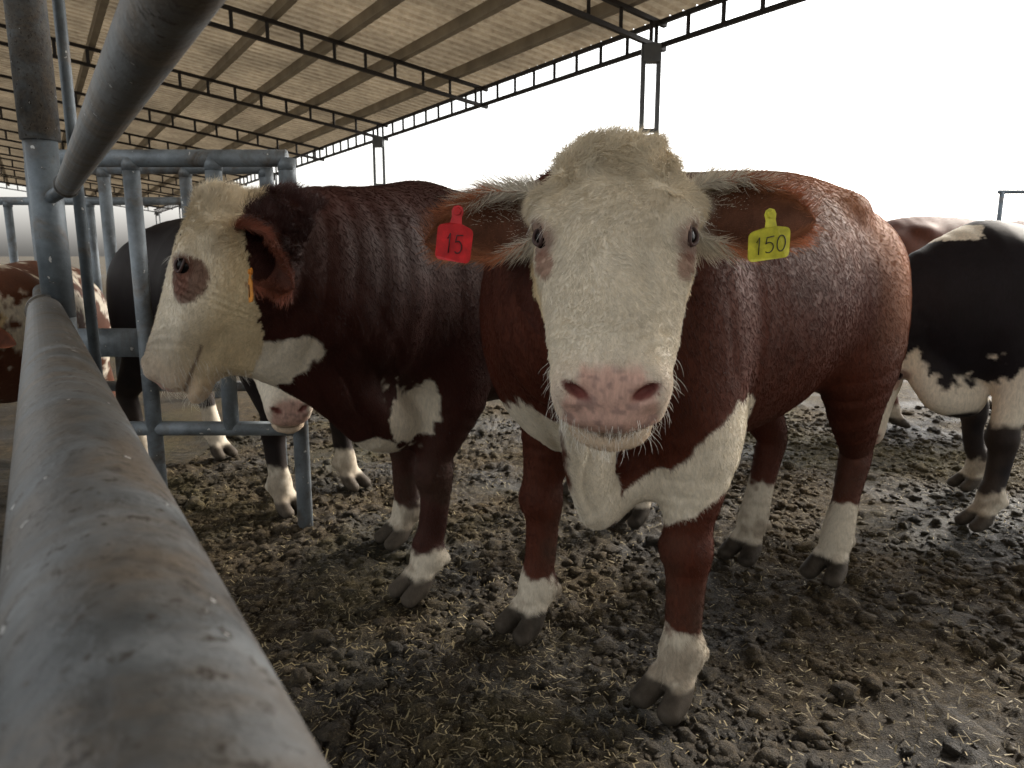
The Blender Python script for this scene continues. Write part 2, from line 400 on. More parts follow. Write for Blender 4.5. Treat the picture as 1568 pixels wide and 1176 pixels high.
    d=dict(V=V,N=N,HL=HL,BL=BL,feet=fl,near=near)
    nz=fbm(V,7,seed+20,4); nf=fbm(V,40,seed+30,2)
    wm=paint(d,nz+.30*nf,nf)
    hm=(HL[:,0]>facex+.02*nz)&(HL[:,2]>-(.13+.55*np.clip(HL[:,0],0,1))+.03*nz+.012*nf)&(HL[:,0]<.60)&(np.abs(HL[:,1])<.2)&(HL[:,2]>facez)
    wm=np.maximum(wm,hm*1.)
    ct=coat[None,:]*(1+.35*nz+.15*nf)[:,None]
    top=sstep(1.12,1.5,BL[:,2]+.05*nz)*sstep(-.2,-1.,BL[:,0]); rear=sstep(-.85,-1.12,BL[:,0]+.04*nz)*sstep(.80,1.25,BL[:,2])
    if rump_lit is not None:
        k=np.clip(top*.70+rear*.70,0,.88)[:,None]; ct=ct*(1-k)+rump_lit*k*(1+.2*nz)[:,None]  # light on the rump's top and rear edge, painted into the coat colour
    mud=sstep(.75,.3,V[:,2])[:,None]*sstep(-.3,.5,nz)[:,None]*.65; ct=ct*(1-mud)+A(.040,.028,.020)*mud
    wh=WHITE*(1+.08*nz+.08*nf)[:,None]
    dirt=(sstep(.7,.08,V[:,2])*(.4+.6*sstep(-.3,.4,nz+.5*nf)))[:,None]; wh=wh*(1-.78*dirt)+A(.13,.092,.058)*.78*dirt
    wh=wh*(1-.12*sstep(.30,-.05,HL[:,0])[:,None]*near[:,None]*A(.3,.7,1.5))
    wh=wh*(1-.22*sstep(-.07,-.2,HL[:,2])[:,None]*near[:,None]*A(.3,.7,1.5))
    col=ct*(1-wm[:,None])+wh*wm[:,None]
    wet=np.zeros(len(V))
    pad=sstep(.458,.484,HL[:,0]+.016*nf+.012*nz-1.8*np.maximum(np.abs(HL[:,1])-.046,0))*(np.abs(HL[:,1])<.082)*sstep(-.142,-.125,HL[:,2])*near
    pk=PINK*(1+.15*nf+.15*nz)[:,None]; pk=np.where((vnoise(V,85,5)+.4*nz>.42)[:,None],pk*A(.66,.66,.70),pk)
    padm=pad*.94
    col=col*(1-padm[:,None])+pk*padm[:,None]; wet=np.maximum(wet,pad*.9)
    skinp=sstep(.41,.54,HL[:,0])*near*.45*(1-pad); col=col*(1-skinp[:,None])+A(.64,.48,.40)*skinp[:,None]
    for s in(-1,1):
        nx,tz,bz=nbasis(s)
        q=HL-A(NC[0],s*NC[1],NC[2]); e=np.sqrt((q@tz/.025)**2+(q@bz/.0105)**2+(q@nx/.026)**2)
        k=sstep(1.3,.85,e)*near; col=col*(1-k[:,None])+A(.20,.065,.055)*k[:,None]
        q=HL-A(.206,s*.136,-.048); e=np.sqrt((q[:,0]/.040)**2+(q[:,1]/.05)**2+(q[:,2]/.034)**2)+.25*nz
        k=sstep(1.1,.6,e)*near*.7; col=col*(1-k[:,None])+A(.22,.10,.08)*k[:,None]
        q=HL-A(.255,s*.130,-.060); e=np.sqrt((q[:,0]/.028)**2+(q[:,1]/.03)**2+(q[:,2]/.022)**2)+.5*nz
        k=sstep(1.1,.7,e)*near*.65; col=col*(1-k[:,None])+A(.28,.11,.07)*k[:,None]
    if 'eyepatch' in d:
        k=d['eyepatch'][:,None]; col=col*(1-k)+A(.12,.04,.025)*k
    mouth=sstep(.008,.0,np.abs(HL[:,2]+.160))*(HL[:,0]>.38)*near*.75; col=col*(1-mouth[:,None])+A(.10,.05,.04)*mouth[:,None]
    hf=sstep(.100,.078,(V[:,2]-.004)/sc+.014*nz+.008*nf); col=col*(1-hf[:,None])+HOOF*(1+.8*nz+.5*nf)[:,None]*hf[:,None]
    col=np.clip(col,.004,1)
    o0=org
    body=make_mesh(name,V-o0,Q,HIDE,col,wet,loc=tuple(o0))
    for s,nm in((1,'eye_left'),(-1,'eye_right')):
        o=nrm(A(0,s*EO[1],EO[2]))@HM; c=HW(EC[0],s*EC[1],EC[2])-o0; t2=np.cross(o,X)
        V2=[];F2=[]
        for i in range(15):
            for j in range(24):
                th=math.pi*i/14;p=2*math.pi*j/24; V2.append(c+.0245*hs*A(math.sin(th)*math.cos(p),math.sin(th)*math.sin(p),math.cos(th)))
        for i in range(14):
            for j in range(24): F2.append((i*24+j,(i+1)*24+j,(i+1)*24+(j+1)%24,i*24+(j+1)%24))
        make_mesh(nm,V2,F2,EYE,parent=body)
        b=B(); pts=[]
        for j in range(25):
            t=2*math.pi*j/24; cx=.0205*math.cos(t);cy=.0125*math.sin(t); pts.append(c+hs*(X*cx+t2*cy+o*math.sqrt(max(.0268**2-cx*cx-cy*cy,0))))
        b.path(pts,.0038*hs,6); b.make(nm.replace('eye','eyelid'),LID,True,body)
    if ears is None: ears=[(A(.11,.125,-.12),A(.15,.95,-.25),A(.5,0,.8),.20,.052,.02),(A(.11,-.125,-.12),A(.15,-.95,-.25),A(.5,0,.8),.20,.052,.02)]
    for q,(bs,dv,nop,EL,EW,dr) in enumerate(ears):
        EV,EQ,uv=ear_geo(HW(*bs),dv@HM,nop@HM,EL*hs,EW*hs,dr)
        EN,ea=vnormals(EV,EQ); u,vv,sh=uv.T
        rim=np.abs(vv)**4; cc=np.array(coat)*2.4 if earcol is None else earcol
        inner=cc*A(.45,.45,.52)*(1-rim[:,None])+cc*1.7*rim[:,None]; inner=inner*(1+.35*vnoise(EV,45,9))[:,None]
        c_=np.where(sh[:,None]>0,cc*A(1,1,1)+0*inner,inner)
        wbase=(earwhite*sstep(.30,.08,u+.15*vnoise(EV,40,3)))[:,None]; c_=c_*(1-wbase)+ (WHITE*.8)*wbase
        make_mesh('ear_left' if q==0 else 'ear_right',EV-o0,EQ,HIDE,np.clip(c_,.004,1),np.zeros(len(EV)),parent=body)
        if hair:
            n=8500; P,Nn,C,vi=sample(EV,EQ,EN,c_,ea*(1+5*rim[EQ[:,0]]),n)
            Ud=np.tile(nrm(dv@HM),(n,1)); uu=uv[vi]; sd_=np.cross(nrm(nop@HM),nrm(dv@HM))
            T=Ud*.9+ (uu[:,1]*1.2)[:,None]*sd_
            ln=np.where(uu[:,2]>0,.010,.020)+.020*np.abs(uu[:,1])**2; ln=ln*rng.uniform(.5,1.3,n)
            upside=(uu[:,1]*np.sign(sd_[2])>.2)
            wt=(rng.random(n)<earwhite*np.where(upside,sstep(.70,.2,uu[:,0]),sstep(.40,.08,uu[:,0]))*.85)[:,None]; C=np.where(wt,WHITE*.9,C*1.35)*rng.uniform(.8,1.2,(n,1))
            add_hair('ear_hair_%d'%q,body,P-o0,Nn,T,ln*np.where(wt[:,0],1.4,1),np.clip(C,0,1),np.full(n,.00042),rng.uniform(.15,.6,n),.2)
    if hair:
        f0=Q[:,0]; keep=(1-pad[f0])*(V[f0,2]>.10)
        for s in(-1,1):
            keep=keep*(np.linalg.norm(HL[f0]-A(EC[0],s*(EC[1]+.020),EC[2]+.015),axis=1)>.023)
        nearf=near[f0]; wf=.75+.25*wm[f0]
        vis=(N[f0]@nrm(A(0,-1,.15))>-.35)*1.+.15
        for lbl,w,n in(('face_hair',ar*keep*nearf*(HL[f0][:,2]>-.3),head_hair),('body_hair',ar*keep*(~nearf)*wf*vis,hair)):
            P,Nn,C,vi=sample(V,Q,N,col,w,n); hl=HL[vi]
            if lbl=='face_hair':
                T=X[None,:]*.9+Y[None,:]*(hl[:,1]*7)[:,None]; ln=np.full(n,.0100)
                pz=sstep(.17,.0,hl[:,0]); ln=ln+.022*pz; ln=ln*(1-.45*sstep(.33,.46,hl[:,0])); lift=np.where(pz>.3,rng.uniform(.15,.8,n),rng.uniform(.08,.32,n))
                T=T-(X[None,:]*1.6*pz[:,None]); rd=.00042+.00008*pz; cu=.17+.12*pz
                T=T+1.4*vnoise(P,17,8)[:,None]*Y[None,:]+.8*vnoise(P,24,9)[:,None]*X[None,:]
                # tufts: neighbouring hairs share a lean and a tone
                T=T+pz[:,None]*(1.5*vnoise(P,38,12)[:,None]*Y[None,:]+1.5*vnoise(P,38,13)[:,None]*X[None,:]); C=C*(1+.10*vnoise(P,45,14))[:,None]
            else:
                T=-H[None,:]*.45-UP[None,:]*.9+rng.normal(0,.10,(n,3))+.25*vnoise(P,6,8)[:,None]*H[None,:]; ln=np.full(n,.014); lift=rng.uniform(.04,.17,n); rd=np.full(n,.00046); cu=.08
            C=C*rng.uniform(.90,1.12,(n,1))
            add_hair(lbl,body,P-o0,Nn,T,ln*rng.uniform(.6,1.3,n),np.clip(C,0,1),rd,lift,cu)
        w=ar*near[f0]*((HL[f0][:,0]>.42)&(HL[f0][:,2]<-.10)|((np.linalg.norm(np.abs(HL[f0])-A(.185,.134,.034),axis=1)<.03)&(keep>0)))
        n=460; P,Nn,C,vi=sample(V,Q,N,col,w,n)
        add_hair('whiskers',body,P-o0,Nn,np.tile(X*.4-Z*.3,(n,1)),rng.uniform(.012,.042,n),np.tile(A(.85,.82,.75),(n,1)),np.full(n,.00026),rng.uniform(.5,1.2,n),.15)
        n=12; P,Nn,C,vi=sample(V,Q,N,col,ar*(V[f0,2]>.3)*(1+2*nearf),n); fb=B()
        for k in range(n):
            u=nrm(np.cross(Nn[k],rng.normal(0,1,3))); w_=np.cross(Nn[k],u); c=P[k]-o0+Nn[k]*.005; g=.6
            fb.path([c-u*.0045*g,c-u*.0025*g,c+u*.001*g,c+u*.004*g],[.0008*g,.0020*g,.0021*g,.0010*g],6)
            for s_ in(-1,1): fb.box(c-u*.002*g+w_*s_*.0022*g+Nn[k]*.0012,u*.004*g,w_*.0014*g,Nn[k]*.0002)
        fb.make('flies',FLY,True,body)
    return body,o0,HW,HM
def ellm(P,c,r,nz,a=.35): 
    e=np.sqrt(np.sum(((P-np.array(c))/np.array(r))**2,1))+a*nz; return sstep(1.06,.94,e)
def capm(P,a,b,r,nz,am=.3,ys=.3):
    S=A(1,ys,1);a=np.array(a)*S;b=np.array(b)*S;p=P*S; t=np.clip((p-a)@(b-a)/np.dot(b-a,b-a),0,1)
    return sstep(1.06,.94,np.linalg.norm(p-a-t[:,None]*(b-a),axis=1)/r+am*nz)
def socks(d,hts,nz,sc=1):
    m=np.zeros(len(nz))
    for F,hh in zip(d['feet'],hts):
        k=(np.linalg.norm(d['V'][:,:2]-F[:2],axis=1)<.22); m=np.maximum(m,k*sstep(hh+.012,hh-.012,d['V'][:,2]+.07*nz))
    return m
def paint_main(d,nz,nf):
    P=d['V']; m=socks(d,[.235,.19,.30,.30],nz)
    m=np.maximum(m,capm(P,(.35,1.86,.585),(.57,1.82,.745),.075,nz,.35)); m=np.maximum(m,capm(P,(.54,1.82,.73),(.60,1.80,.80),.085,nz,.4))
    m=np.maximum(m,ellm(P,(.08,1.86,.81),(.11,.22,.10),nz,.5))
    m=np.maximum(m,capm(P,(.15,1.55,1.0),(.22,1.82,.60),.070,nz,.2,.5)); return m
main,mo,mHW,mHM=cow('cow',(.278,2.04),(-.778,-.628),1.0,(.193,1.382,1.475),(.148,1.058,1.032),
    dict(FL=(.475,1.85),FR=(.085,2.25),HL=(1.27,2.66),HR=(1.0,2.84)),
    [((.26,2.08,1.12),(.24,.36)),((.15,1.80,1.15),(.20,.31)),((.155,1.62,1.21),(.155,.25)),((.185,1.47,1.28),(.12,.18))],
    [((.165,1.50,1.03),(.045,.08)),((.18,1.62,.88),(.044,.09)),((.205,1.74,.71),(.038,.085)),((.235,1.82,.575),(.030,.050)),((.30,1.92,.60),(.045,.055))],
    paint_main,h=.0062,sw=1.22,wide=1.02,hair=135000,head_hair=90000,
    extra=[((.22,1.82,.60),(.04,.03)),((.29,1.86,.625),(.055,.045)),((.38,1.89,.675),(.08,.07)),((.50,1.92,.77),(.10,.09))],
    folds=[((.42,1.75,1.1),(.5,.8,.1),(.22,.3,.3),.003,50,1),((.20,1.70,.78),(1,0,.18),(.14,.3,.28),.009,34,0),((.42,1.80,.70),(.75,0,.65),(.16,.25,.12),.003,34,0)],
    ears=[(A(.095,.135,-.11),A(-.06,.97,-.12),A(.42,0,.9),.245,.060,.015),(A(.10,-.135,-.11),A(.08,-.97,-.12),A(.45,0,.9),.245,.055,.02)],
    earcol=A(.27,.11,.055),coat=A(.078,.0205,.0115),rump_lit=A(.42,.165,.066))
def paint_2(d,nz,nf):
    P=d['V']; m=socks(d,[.17,.20,.3,.3],nz); m=np.maximum(m,ellm(P,(-.31,2.33,.71),(.085,.22,.15),nz,.7)); m=np.maximum(m,ellm(P,(-.47,2.33,.60),(.07,.2,.05),nz,.5))
    m=np.maximum(m,ellm(P,(-.70,2.03,.965),(.14,.17,.08),nz,.6))
    q=(np.abs(d['HL'])-A(.225,.13,.075))/A(.060,.08,.045); d['eyepatch']=sstep(1.1,.95,np.linalg.norm(q,axis=1)+.5*nz)*d['near']*.85
    return m
c2,c2o,c2HW,c2HM=cow('cow.001',(-.38,2.74),(-.8,-.6),1.0,(-.825,1.975,1.430),(-1.04,1.925,.948),
    dict(FL=(-.312,2.50),FR=(-.46,3.0),HL=(.62,3.25),HR=(.4,3.65)),
    [((-.36,2.70,1.12),(.26,.385)),((-.47,2.42,1.13),(.215,.345)),((-.60,2.18,1.17),(.17,.285)),((-.71,2.03,1.205),(.13,.215))],
    [((-.88,1.975,1.00),(.055,.06)),((-.75,2.02,.985),(.065,.075)),((-.63,2.12,.93),(.065,.095)),((-.52,2.25,.82),(.06,.11)),((-.45,2.38,.70),(.07,.11)),((-.38,2.52,.66),(.08,.10))],
    paint_2,h=.0075,hair=90000,head_hair=48000,
    folds=[((-.50,2.2,.85),(.8,-.2,.25),(.16,.3,.22),.005,42,0)],
    ears=[(A(.10,.130,-.13),A(.06,.45,-.88),A(.35,.85,.25),.20,.062,.035),(A(.10,-.13,-.12),A(.12,-.8,-.5),A(.3,-.5,.6),.17,.05,.03)],
    coat=A(.040,.0120,.0090),earcol=A(.13,.042,.024),seed=11,earwhite=.0)
BLACK=A(.010,.008,.009)
def paint_3(d,nz,nf):
    m=socks(d,[.22,.24,.3,.3],nz); return np.maximum(m,ellm(d['BL'],(-.45,0,.62),(.35,.3,.12),nz))
cow('cow.002',(-1.05,3.55),(.85,-.52),.95,(-1.04,3.2,1.04),(-.91,2.90,.63),
    dict(FL=(-.90,3.75),FR=(-1.13,3.36),HL=(-1.85,4.35),HR=(-2.1,3.95)),
    [((-1.1,3.55,1.08),(.22,.34)),((-1.04,3.42,1.05),(.17,.27)),((-1.06,3.32,.98),(.13,.2))],None,paint_3,h=.012,coat=BLACK,seed=21)
def paint_5(d,nz,nf):
    m=socks(d,[.20,.20,.3,.3],nz); P=d['BL']
    m=np.maximum(m,sstep(.81,.77,P[:,2]+.18*nz)*sstep(.53,.58,P[:,2]+.05*nz)); return np.maximum(m,ellm(d['V'],(2.03,3.25,1.36),(.08,.3,.05),nz,.9))
cow('cow.003',(2.25,3.42),(-.98,-.15),.93,(1.72,3.42,.90),(1.645,3.30,.47),
    dict(FL=(2.2,3.16),FR=(2.50,3.72),HL=(3.25,3.4),HR=(3.2,3.8)),
    [((2.2,3.42,1.06),(.22,.33)),((2.0,3.41,1.02),(.17,.27)),((1.80,3.42,.90),(.13,.2))],
    [((1.90,3.36,.80),(.06,.10)),((2.02,3.32,.62),(.07,.10)),((2.15,3.34,.58),(.08,.09))],paint_5,h=.011,coat=A(.010,.009,.012),seed=31,facex=.32,ears=[])
cow('cow.004',(3.8,5.5),(1,.15),1.0,(4.5,5.6,1.3),(4.8,5.7,.9),
    dict(FL=(3.8,5.75),FR=(3.85,5.25),HL=(2.7,5.6),HR=(2.75,5.1)),
    [((3.85,5.5,1.15),(.22,.33)),((4.15,5.52,1.2),(.17,.27)),((4.4,5.58,1.2),(.13,.2))],None,lambda d,nz,nf:socks(d,[.2]*4,nz),h=.017,coat=A(.10,.032,.018),seed=41)
def paint_6(d,nz,nf): return np.maximum(socks(d,[.3]*4,nz),sstep(.1,.35,nz+.2*nf))
cow('cow.005',(-2.55,3.55),(.25,-.97),.8,(-2.45,3.05,1.08),(-2.38,2.72,.72),
    dict(FL=(-2.35,3.6),FR=(-2.75,3.55),HL=(-2.6,4.5),HR=(-2.95,4.4)),
    [((-2.55,3.55,.9),(.19,.28)),((-2.5,3.3,.94),(.14,.22)),((-2.46,3.15,.95),(.1,.16))],None,paint_6,h=.015,coat=A(.12,.045,.025),seed=51,hs=.9)
# ------------------------------------------------------------------ ear tags
def tag(name,parent,o0,c,rt,up,w,hh,colr,strokes,neck=.03):
    rt=nrm(A(*rt));up=nrm(A(*up)-rt*np.dot(A(*up),rt));n=np.cross(rt,up); c=A(*c)-o0
    out=[]
    def arc(cx,cy,r,a0,a1):
        for i in range(5):
            t=math.radians(a0+(a1-a0)*i/4); out.append((cx+r*math.cos(t),cy+r*math.sin(t)))
    r=.009; arc(-w/2+r,-hh/2+r,r,180,270);arc(w/2-r,-hh/2+r,r,270,360);arc(w/2-r*1.3,hh/2-r*1.3,r*1.3,0,80)
    out+= [(.011,hh/2+.004),(.009,hh/2+neck*.6)]; arc(0,hh/2+neck,.011,0,180); out+=[(-.009,hh/2+neck*.6),(-.011,hh/2+.004)]
    arc(-w/2+r*1.3,hh/2-r*1.3,r*1.3,100,180)
    bend=lambda x,y: c+rt*x+up*y+n*(-.9*x*x*4+.002*math.sin(y*60))
    b=B(); k=len(out); V=[bend(x,y)+n*s for s in(.0012,-.0012) for x,y in out]
    b.add(V,[tuple(range(k)),tuple(range(2*k-1,k-1,-1))]+[(i,i+k,(i+1)%k+k,(i+1)%k) for i in range(k)])
    b.tube(bend(0,hh/2+neck)-n*.004,bend(0,hh/2+neck)+n*.006,.008,.006)
    b.make(name,flat(name+'_plastic',colr,.5,0,.3,45),False,parent)
    s=B()
    for st in strokes: s.path([bend(x*w,y*hh)+n*.0018 for x,y in st],.0011,6)
    s.make(name+'_number',INK,True,parent)
INK=flat('marker_ink',(.02,.02,.02),.5)
def circ(cx,cy,rx,ry,a0=90,a1=450,n=16): return [(cx+rx*math.cos(math.radians(a0+(a1-a0)*i/n)),cy+ry*math.sin(math.radians(a0+(a1-a0)*i/n))) for i in range(n+1)]
one=lambda x:[(x-.06,.12),(x,.28),(x-.01,-.28)]
five=lambda x:[[(x+.10,.27),(x-.07,.25),(x-.09,.04)]+circ(x-.02,-.08,.11,.17,110,-130,10)]
tag('ear_tag_red',main,mo,(-.107,1.345,1.270),(1,-.08,-.16),(.1,-.15,1),.066,.066,(.62,.02,.025),[one(-.12)]+five(.14),.026)
tag('ear_tag_yellow',main,mo,(.468,1.325,1.268),(1,.14,.14),(-.1,-.15,1),.080,.056,(.62,.58,.05),[one(-.27)]+five(-.03)+[circ(.26,0,.11,.26)],.026)
p=c2HW(.19,.22,-.23); tag('ear_tag_orange',c2,c2o,tuple(p),(.5,-.85,.1),(.15,0,1),.050,.055,(.60,.22,.02),[one(0)],.02)
# ------------------------------------------------------------------ ground
def gh(x,y):
    P=np.stack([x,y,np.zeros_like(x)],1)
    f=np.exp(-np.maximum(np.hypot(x-.8,y-2.5)-5,0)/6)
    wob=P+np.stack([vnoise(P,5,71),vnoise(P,5,72),np.zeros_like(x)],1)*.05+np.stack([vnoise(P,17,73),vnoise(P,17,74),np.zeros_like(x)],1)*.018
    a=vnoise(wob,6,61); b=np.abs(vnoise(wob,13,62)); b2=np.abs(vnoise(wob,27,65)); c=vnoise(wob,52,63)
    rough=.45+.55*sstep(-.3,.3,vnoise(P,1.1,66))
    return f*(.020*vnoise(P,1.3,60)+.010*a+rough*(.026*b+.020*b2+.005*c)-.016)
def axis(lo,hi,st,far):
    c=list(np.arange(lo,hi,st)); s=st;x=hi;R=[]
    while x<far: s*=1.18; x+=s; R.append(x)
    s=st;x=lo;Lx=[]
    while x>-far: s*=1.18; x-=s; Lx.append(x)
    return np.array(Lx[::-1]+c+R)
gx=axis(-2.0,3.2,.0105,500);gy=axis(.9,4.4,.0105,500)
GX,GY=np.meshgrid(gx,gy,indexing='ij'); gz=gh(GX.ravel(),GY.ravel()); nx_,ny_=GX.shape
I=np.arange(nx_*ny_).reshape(nx_,ny_); GQ=np.stack([I[:-1,:-1],I[1:,:-1],I[1:,1:],I[:-1,1:]],-1).reshape(-1,4)
def ground_mat(name,k=1):
    m,nt,bs=newmat(name); co=objco(nt)
    n1=noise(nt,1.1,5,.6,co); n2=noise(nt,24,6,.75,co); n3=noise(nt,150,4,.7,co); n5=noise(nt,.7,4,.6,co,.8)
    c=ramp(nt,n2.outputs[0],[(.30,(.015*k,.0118*k,.0080*k)),(.5,(.046*k,.036*k,.0235*k)),(.70,(.108*k,.085*k,.054*k))])
    p=ramp(nt,n1.outputs[0],[(.38,(.56,.56,.60)),(.62,(1.4,1.25,1.0))])
    c=mix(nt,1.,c.outputs[0],p.outputs[0],'MULTIPLY')
    g=ramp(nt,n5.outputs[0],[(.50,(1,1,1)),(.66,(.92,1.06,.78))]); c=mix(nt,1.,c,g.outputs[0],'MULTIPLY')
    s=ramp(nt,n3.outputs[0],[(.56,(0,0,0)),(.63,(1,1,1))]); s2=ramp(nt,n1.outputs[0],[(.40,(.2,.2,.2)),(.60,(.9,.9,.9))])
    mm=nd(nt,'ShaderNodeMath',operation='MULTIPLY'); nt.links.new(s.outputs[0],mm.inputs[0]); nt.links.new(s2.outputs[0],mm.inputs[1])
    c=mix(nt,mm.outputs[0],c,(.20,.155,.082)); nt.links.new(c,bs.inputs['Base Color'])
    rr=ramp(nt,n1.outputs[0],[(.40,(.58,.58,.58)),(.55,(.88,.88,.88))]); nt.links.new(rr.outputs[0],bs.inputs['Roughness']); bs.inputs['Specular IOR Level'].default_value=.24
    ad=nd(nt,'ShaderNodeMath',operation='ADD'); nt.links.new(n2.outputs[0],ad.inputs[0]); nt.links.new(n3.outputs[0],ad.inputs[1]); bump(nt,bs,ad.outputs[0],1.,.016); return m
GM=ground_mat('trampled_manure',.92)
make_mesh('ground',np.stack([GX.ravel(),GY.ravel(),gz],1),GQ,GM)
import bmesh
bm=bmesh.new(); bmesh.ops.create_icosphere(bm,subdivisions=2,radius=1); iv=np.array([v.co[:] for v in bm.verts]); ifc=np.array([[v.index for v in f.verts] for f in bm.faces]); bm.free()
n=30000; cx=rng.uniform(-2.,4.2,n*2);cy=.9+rng.random(n*2)**1.4*5; dn=vnoise(np.stack([cx,cy,cx*0],1),1.6,81)+.5*vnoise(np.stack([cx,cy,cx*0],1),5,82)
kp=np.where(rng.random(n*2)<.5+.45*dn)[0][:n]; cx=cx[kp];cy=cy[kp];n=len(cx)
sz=.0055*np.exp(rng.normal(.25,.60,n)); sz=np.minimum(sz,.034)
V=np.repeat(iv[None],n,0); fl_=V.reshape(-1,3)+np.repeat(rng.uniform(0,500,(n,3)),len(iv),0)
V=V*(1+.45*vnoise(fl_,1.5,90)+.35*vnoise(fl_,3.5,91)).reshape(n,-1,1)
V=V*np.stack([rng.uniform(.8,1.6,n),rng.uniform(.7,1.2,n),rng.uniform(.45,.85,n)],1)[:,None,:]*sz[:,None,None]
an=rng.uniform(0,6.28,n);ca,sa=np.cos(an)[:,None],np.sin(an)[:,None]
V=np.stack([V[:,:,0]*ca-V[:,:,1]*sa+cx[:,None],V[:,:,0]*sa+V[:,:,1]*ca+cy[:,None],V[:,:,2]+(gh(cx,cy)+sz*.2)[:,None]],2)
F=(ifc[None]+(np.arange(n)*len(iv))[:,None,None]).reshape(-1,3)
make_mesh('manure_clumps',V.reshape(-1,3),F,ground_mat('clump_soil',1.15))
n=60000; sx=rng.uniform(-2.,4.,n);sy=.9+rng.random(n)**1.3*4.5
w=np.exp(-((sx+.35)/.6)**2-((sy-2.0)/.5)**2)+.34; kp=rng.random(n)<w; sx=sx[kp];sy=sy[kp];n=len(sx)
L_=rng.uniform(.004,.015,n);an=rng.uniform(0,6.28,n);tl=rng.normal(0,.35,n);wd=rng.uniform(.0006,.0022,n)
dx,dy=np.cos(an),np.sin(an); z0=gh(sx,sy)+.006
c=np.stack([sx,sy,z0],1);du=np.stack([dx,dy,tl],1)*L_[:,None];dw=np.stack([-dy,dx,0*dx],1)*wd[:,None]
V=np.stack([c-du-dw,c+du-dw,c+du+dw,c-du+dw],1).reshape(-1,3); make_mesh('straw_bits',V,np.arange(4*n).reshape(-1,4),flat('straw',(.21,.165,.085),.7,0,.6,8),smooth=False)
# ------------------------------------------------------------------ fence
Nn=A(.836,.549,0);Dd=A(-.549,.836,0)
P0=A(-.129,.228,1.07)
b=B(); b.cur=0
def rl(s,off=0,z=0): return P0+Dd*s+Nn*off+UP*z
b.tube(rl(-1.6),rl(2.50),.050,n=40)
b.tube(rl(2.46),rl(2.54),.056,n=32)
b.tube(rl(2.5),rl(12),.036,n=20)
post=A(-1.47,2.34,0)
b.cur=1
b.tube(post,post+UP*1.10,.045,n=24); b.tube(post+UP*1.05,post+UP*1.62,.046,n=28); b.cur=0; b.tube(post+UP*1.6,post+UP*3.0,.056,n=28)
t0=A(-.15,.44,1.45); t1=A(-1.33,2.22,1.455)
b.tube(t0-Dd*1.4,t1,.031,n=28); b.tube(t1,t1+Dd*.03,.036,n=28)
q=A(-1.44,2.46,0); b.cur=1; b.tube(q+UP*.6,q+UP*3.0,.018,n=16)
b.tube(A(-1.47,2.34,1.42),A(-1.33,2.22,1.45),.02,n=14)
for k in range(1,4):
    pp=post+Dd*2.4*k; b.tube(pp,pp+UP*2.0,.045,n=16)
b.tube(rl(-1.6,0,-.45),rl(12,0,-.45),.03,n=16)
b.make('metal_pipe_fence',[PIPE_OLD,PIPE],True)
def gate(name,y,x0,x1,bars,zt,zb,r=.036,plate=True):
    b=B(); b.tube((x0,y,zt),(x1,y,zt),r,n=20); b.tube((x0,y,zb),(x1,y,zb),r*.9,n=20)
    for x in bars:
        b.tube((x,y-.002,0 if x in(bars[0],bars[2]) else zb),(x,y-.002,zt),r*.95,n=20); b.tube((x,y,zt-.05),(x,y,zt+.0),r*1.05,n=20)
    if plate: b.box(((x0+bars[0])/2,y-.01,.87),(abs(bars[0]-x0)/2,0,0),(0,.012,0),(0,0,.062))
    for x in(x0,x1): b.tube((x,y,zt-.0),(x,y,zt-.14),r,n=20)
    b.make(name,GATE,True)
gate('metal_gate',3.15,-1.98,-.95,(-1.26-.35,-1.262,-.952),1.65,.48)
gate('metal_gate.001',4.1,-2.5,-1.35,(-2.25,-1.80,-1.36),1.72,.5,.034,False)
gate('metal_gate.002',6.3,-4.6,-2.6,(-4.3,-3.6,-2.62),1.7,.5,.034,False)
b=B()
for x in(6.35,9.2,12): b.tube((x,9.6,0),(x,9.6,2.05),.03)
b.tube((6.3,9.6,2.05),(13,9.6,2.05),.025); b.tube((6.3,9.6,1.2),(13,9.6,1.2),.025)
b.make('pipe_railing',PIPE,True)
# ------------------------------------------------------------------ shed
shed=bpy.data.objects.new('cattle_shed',None); link(shed)
ns=5.61; SL=.14; ZB=3.68
def R(n,s,dz=0): return Nn*n+Dd*s+UP*(ZB+SL*(ns-n)+dz)
prof=[];s=-8.
while s<44:
    for ds,z in((0,0),(.10,0),(.125,.035),(.165,.035)): prof.append((s+ds,z))
    s+=.19
V=[];F=[]
for n_ in [6.0,-3.4]:
    for s,z in prof: V.append(R(n_,s,.14+z))
k=len(prof)
for i in range(k-1): F.append((i,i+1,i+1+k,i+k))
def sheet_mat():
    m,nt,bs=newmat('roof_sheet'); co=objco(nt); n1=noise(nt,.8,5,.6,co);n2=noise(nt,9,5,.7,co)
    c=ramp(nt,n2.outputs[0],[(.3,(.30,.235,.16)),(.7,(.54,.45,.32))]); p=ramp(nt,n1.outputs[0],[(.35,(.62,.62,.62)),(.65,(1.05,1.05,1.05))])
    c=mix(nt,1.,c.outputs[0],p.outputs[0],'MULTIPLY'); nt.links.new(c,bs.inputs['Base Color']); bs.inputs['Roughness'].default_value=.45
    tr=nd(nt,'ShaderNodeBsdfTranslucent'); nt.links.new(c,tr.inputs['Color']); ms=nd(nt,'ShaderNodeMixShader'); ms.inputs[0].default_value=.16
    nt.links.new(bs.outputs[0],ms.inputs[1]);nt.links.new(tr.outputs[0],ms.inputs[2]); nt.links.new(ms.outputs[0],nt.nodes['Material Output'].inputs['Surface']); return m
make_mesh('roof_sheet',V,F,sheet_mat(),smooth=False,parent=shed)
b=B()
for n_ in np.arange(5.3,-3.4,-.85): b.bar(R(n_,-8,.07),R(n_,44,.07),.09,.13)
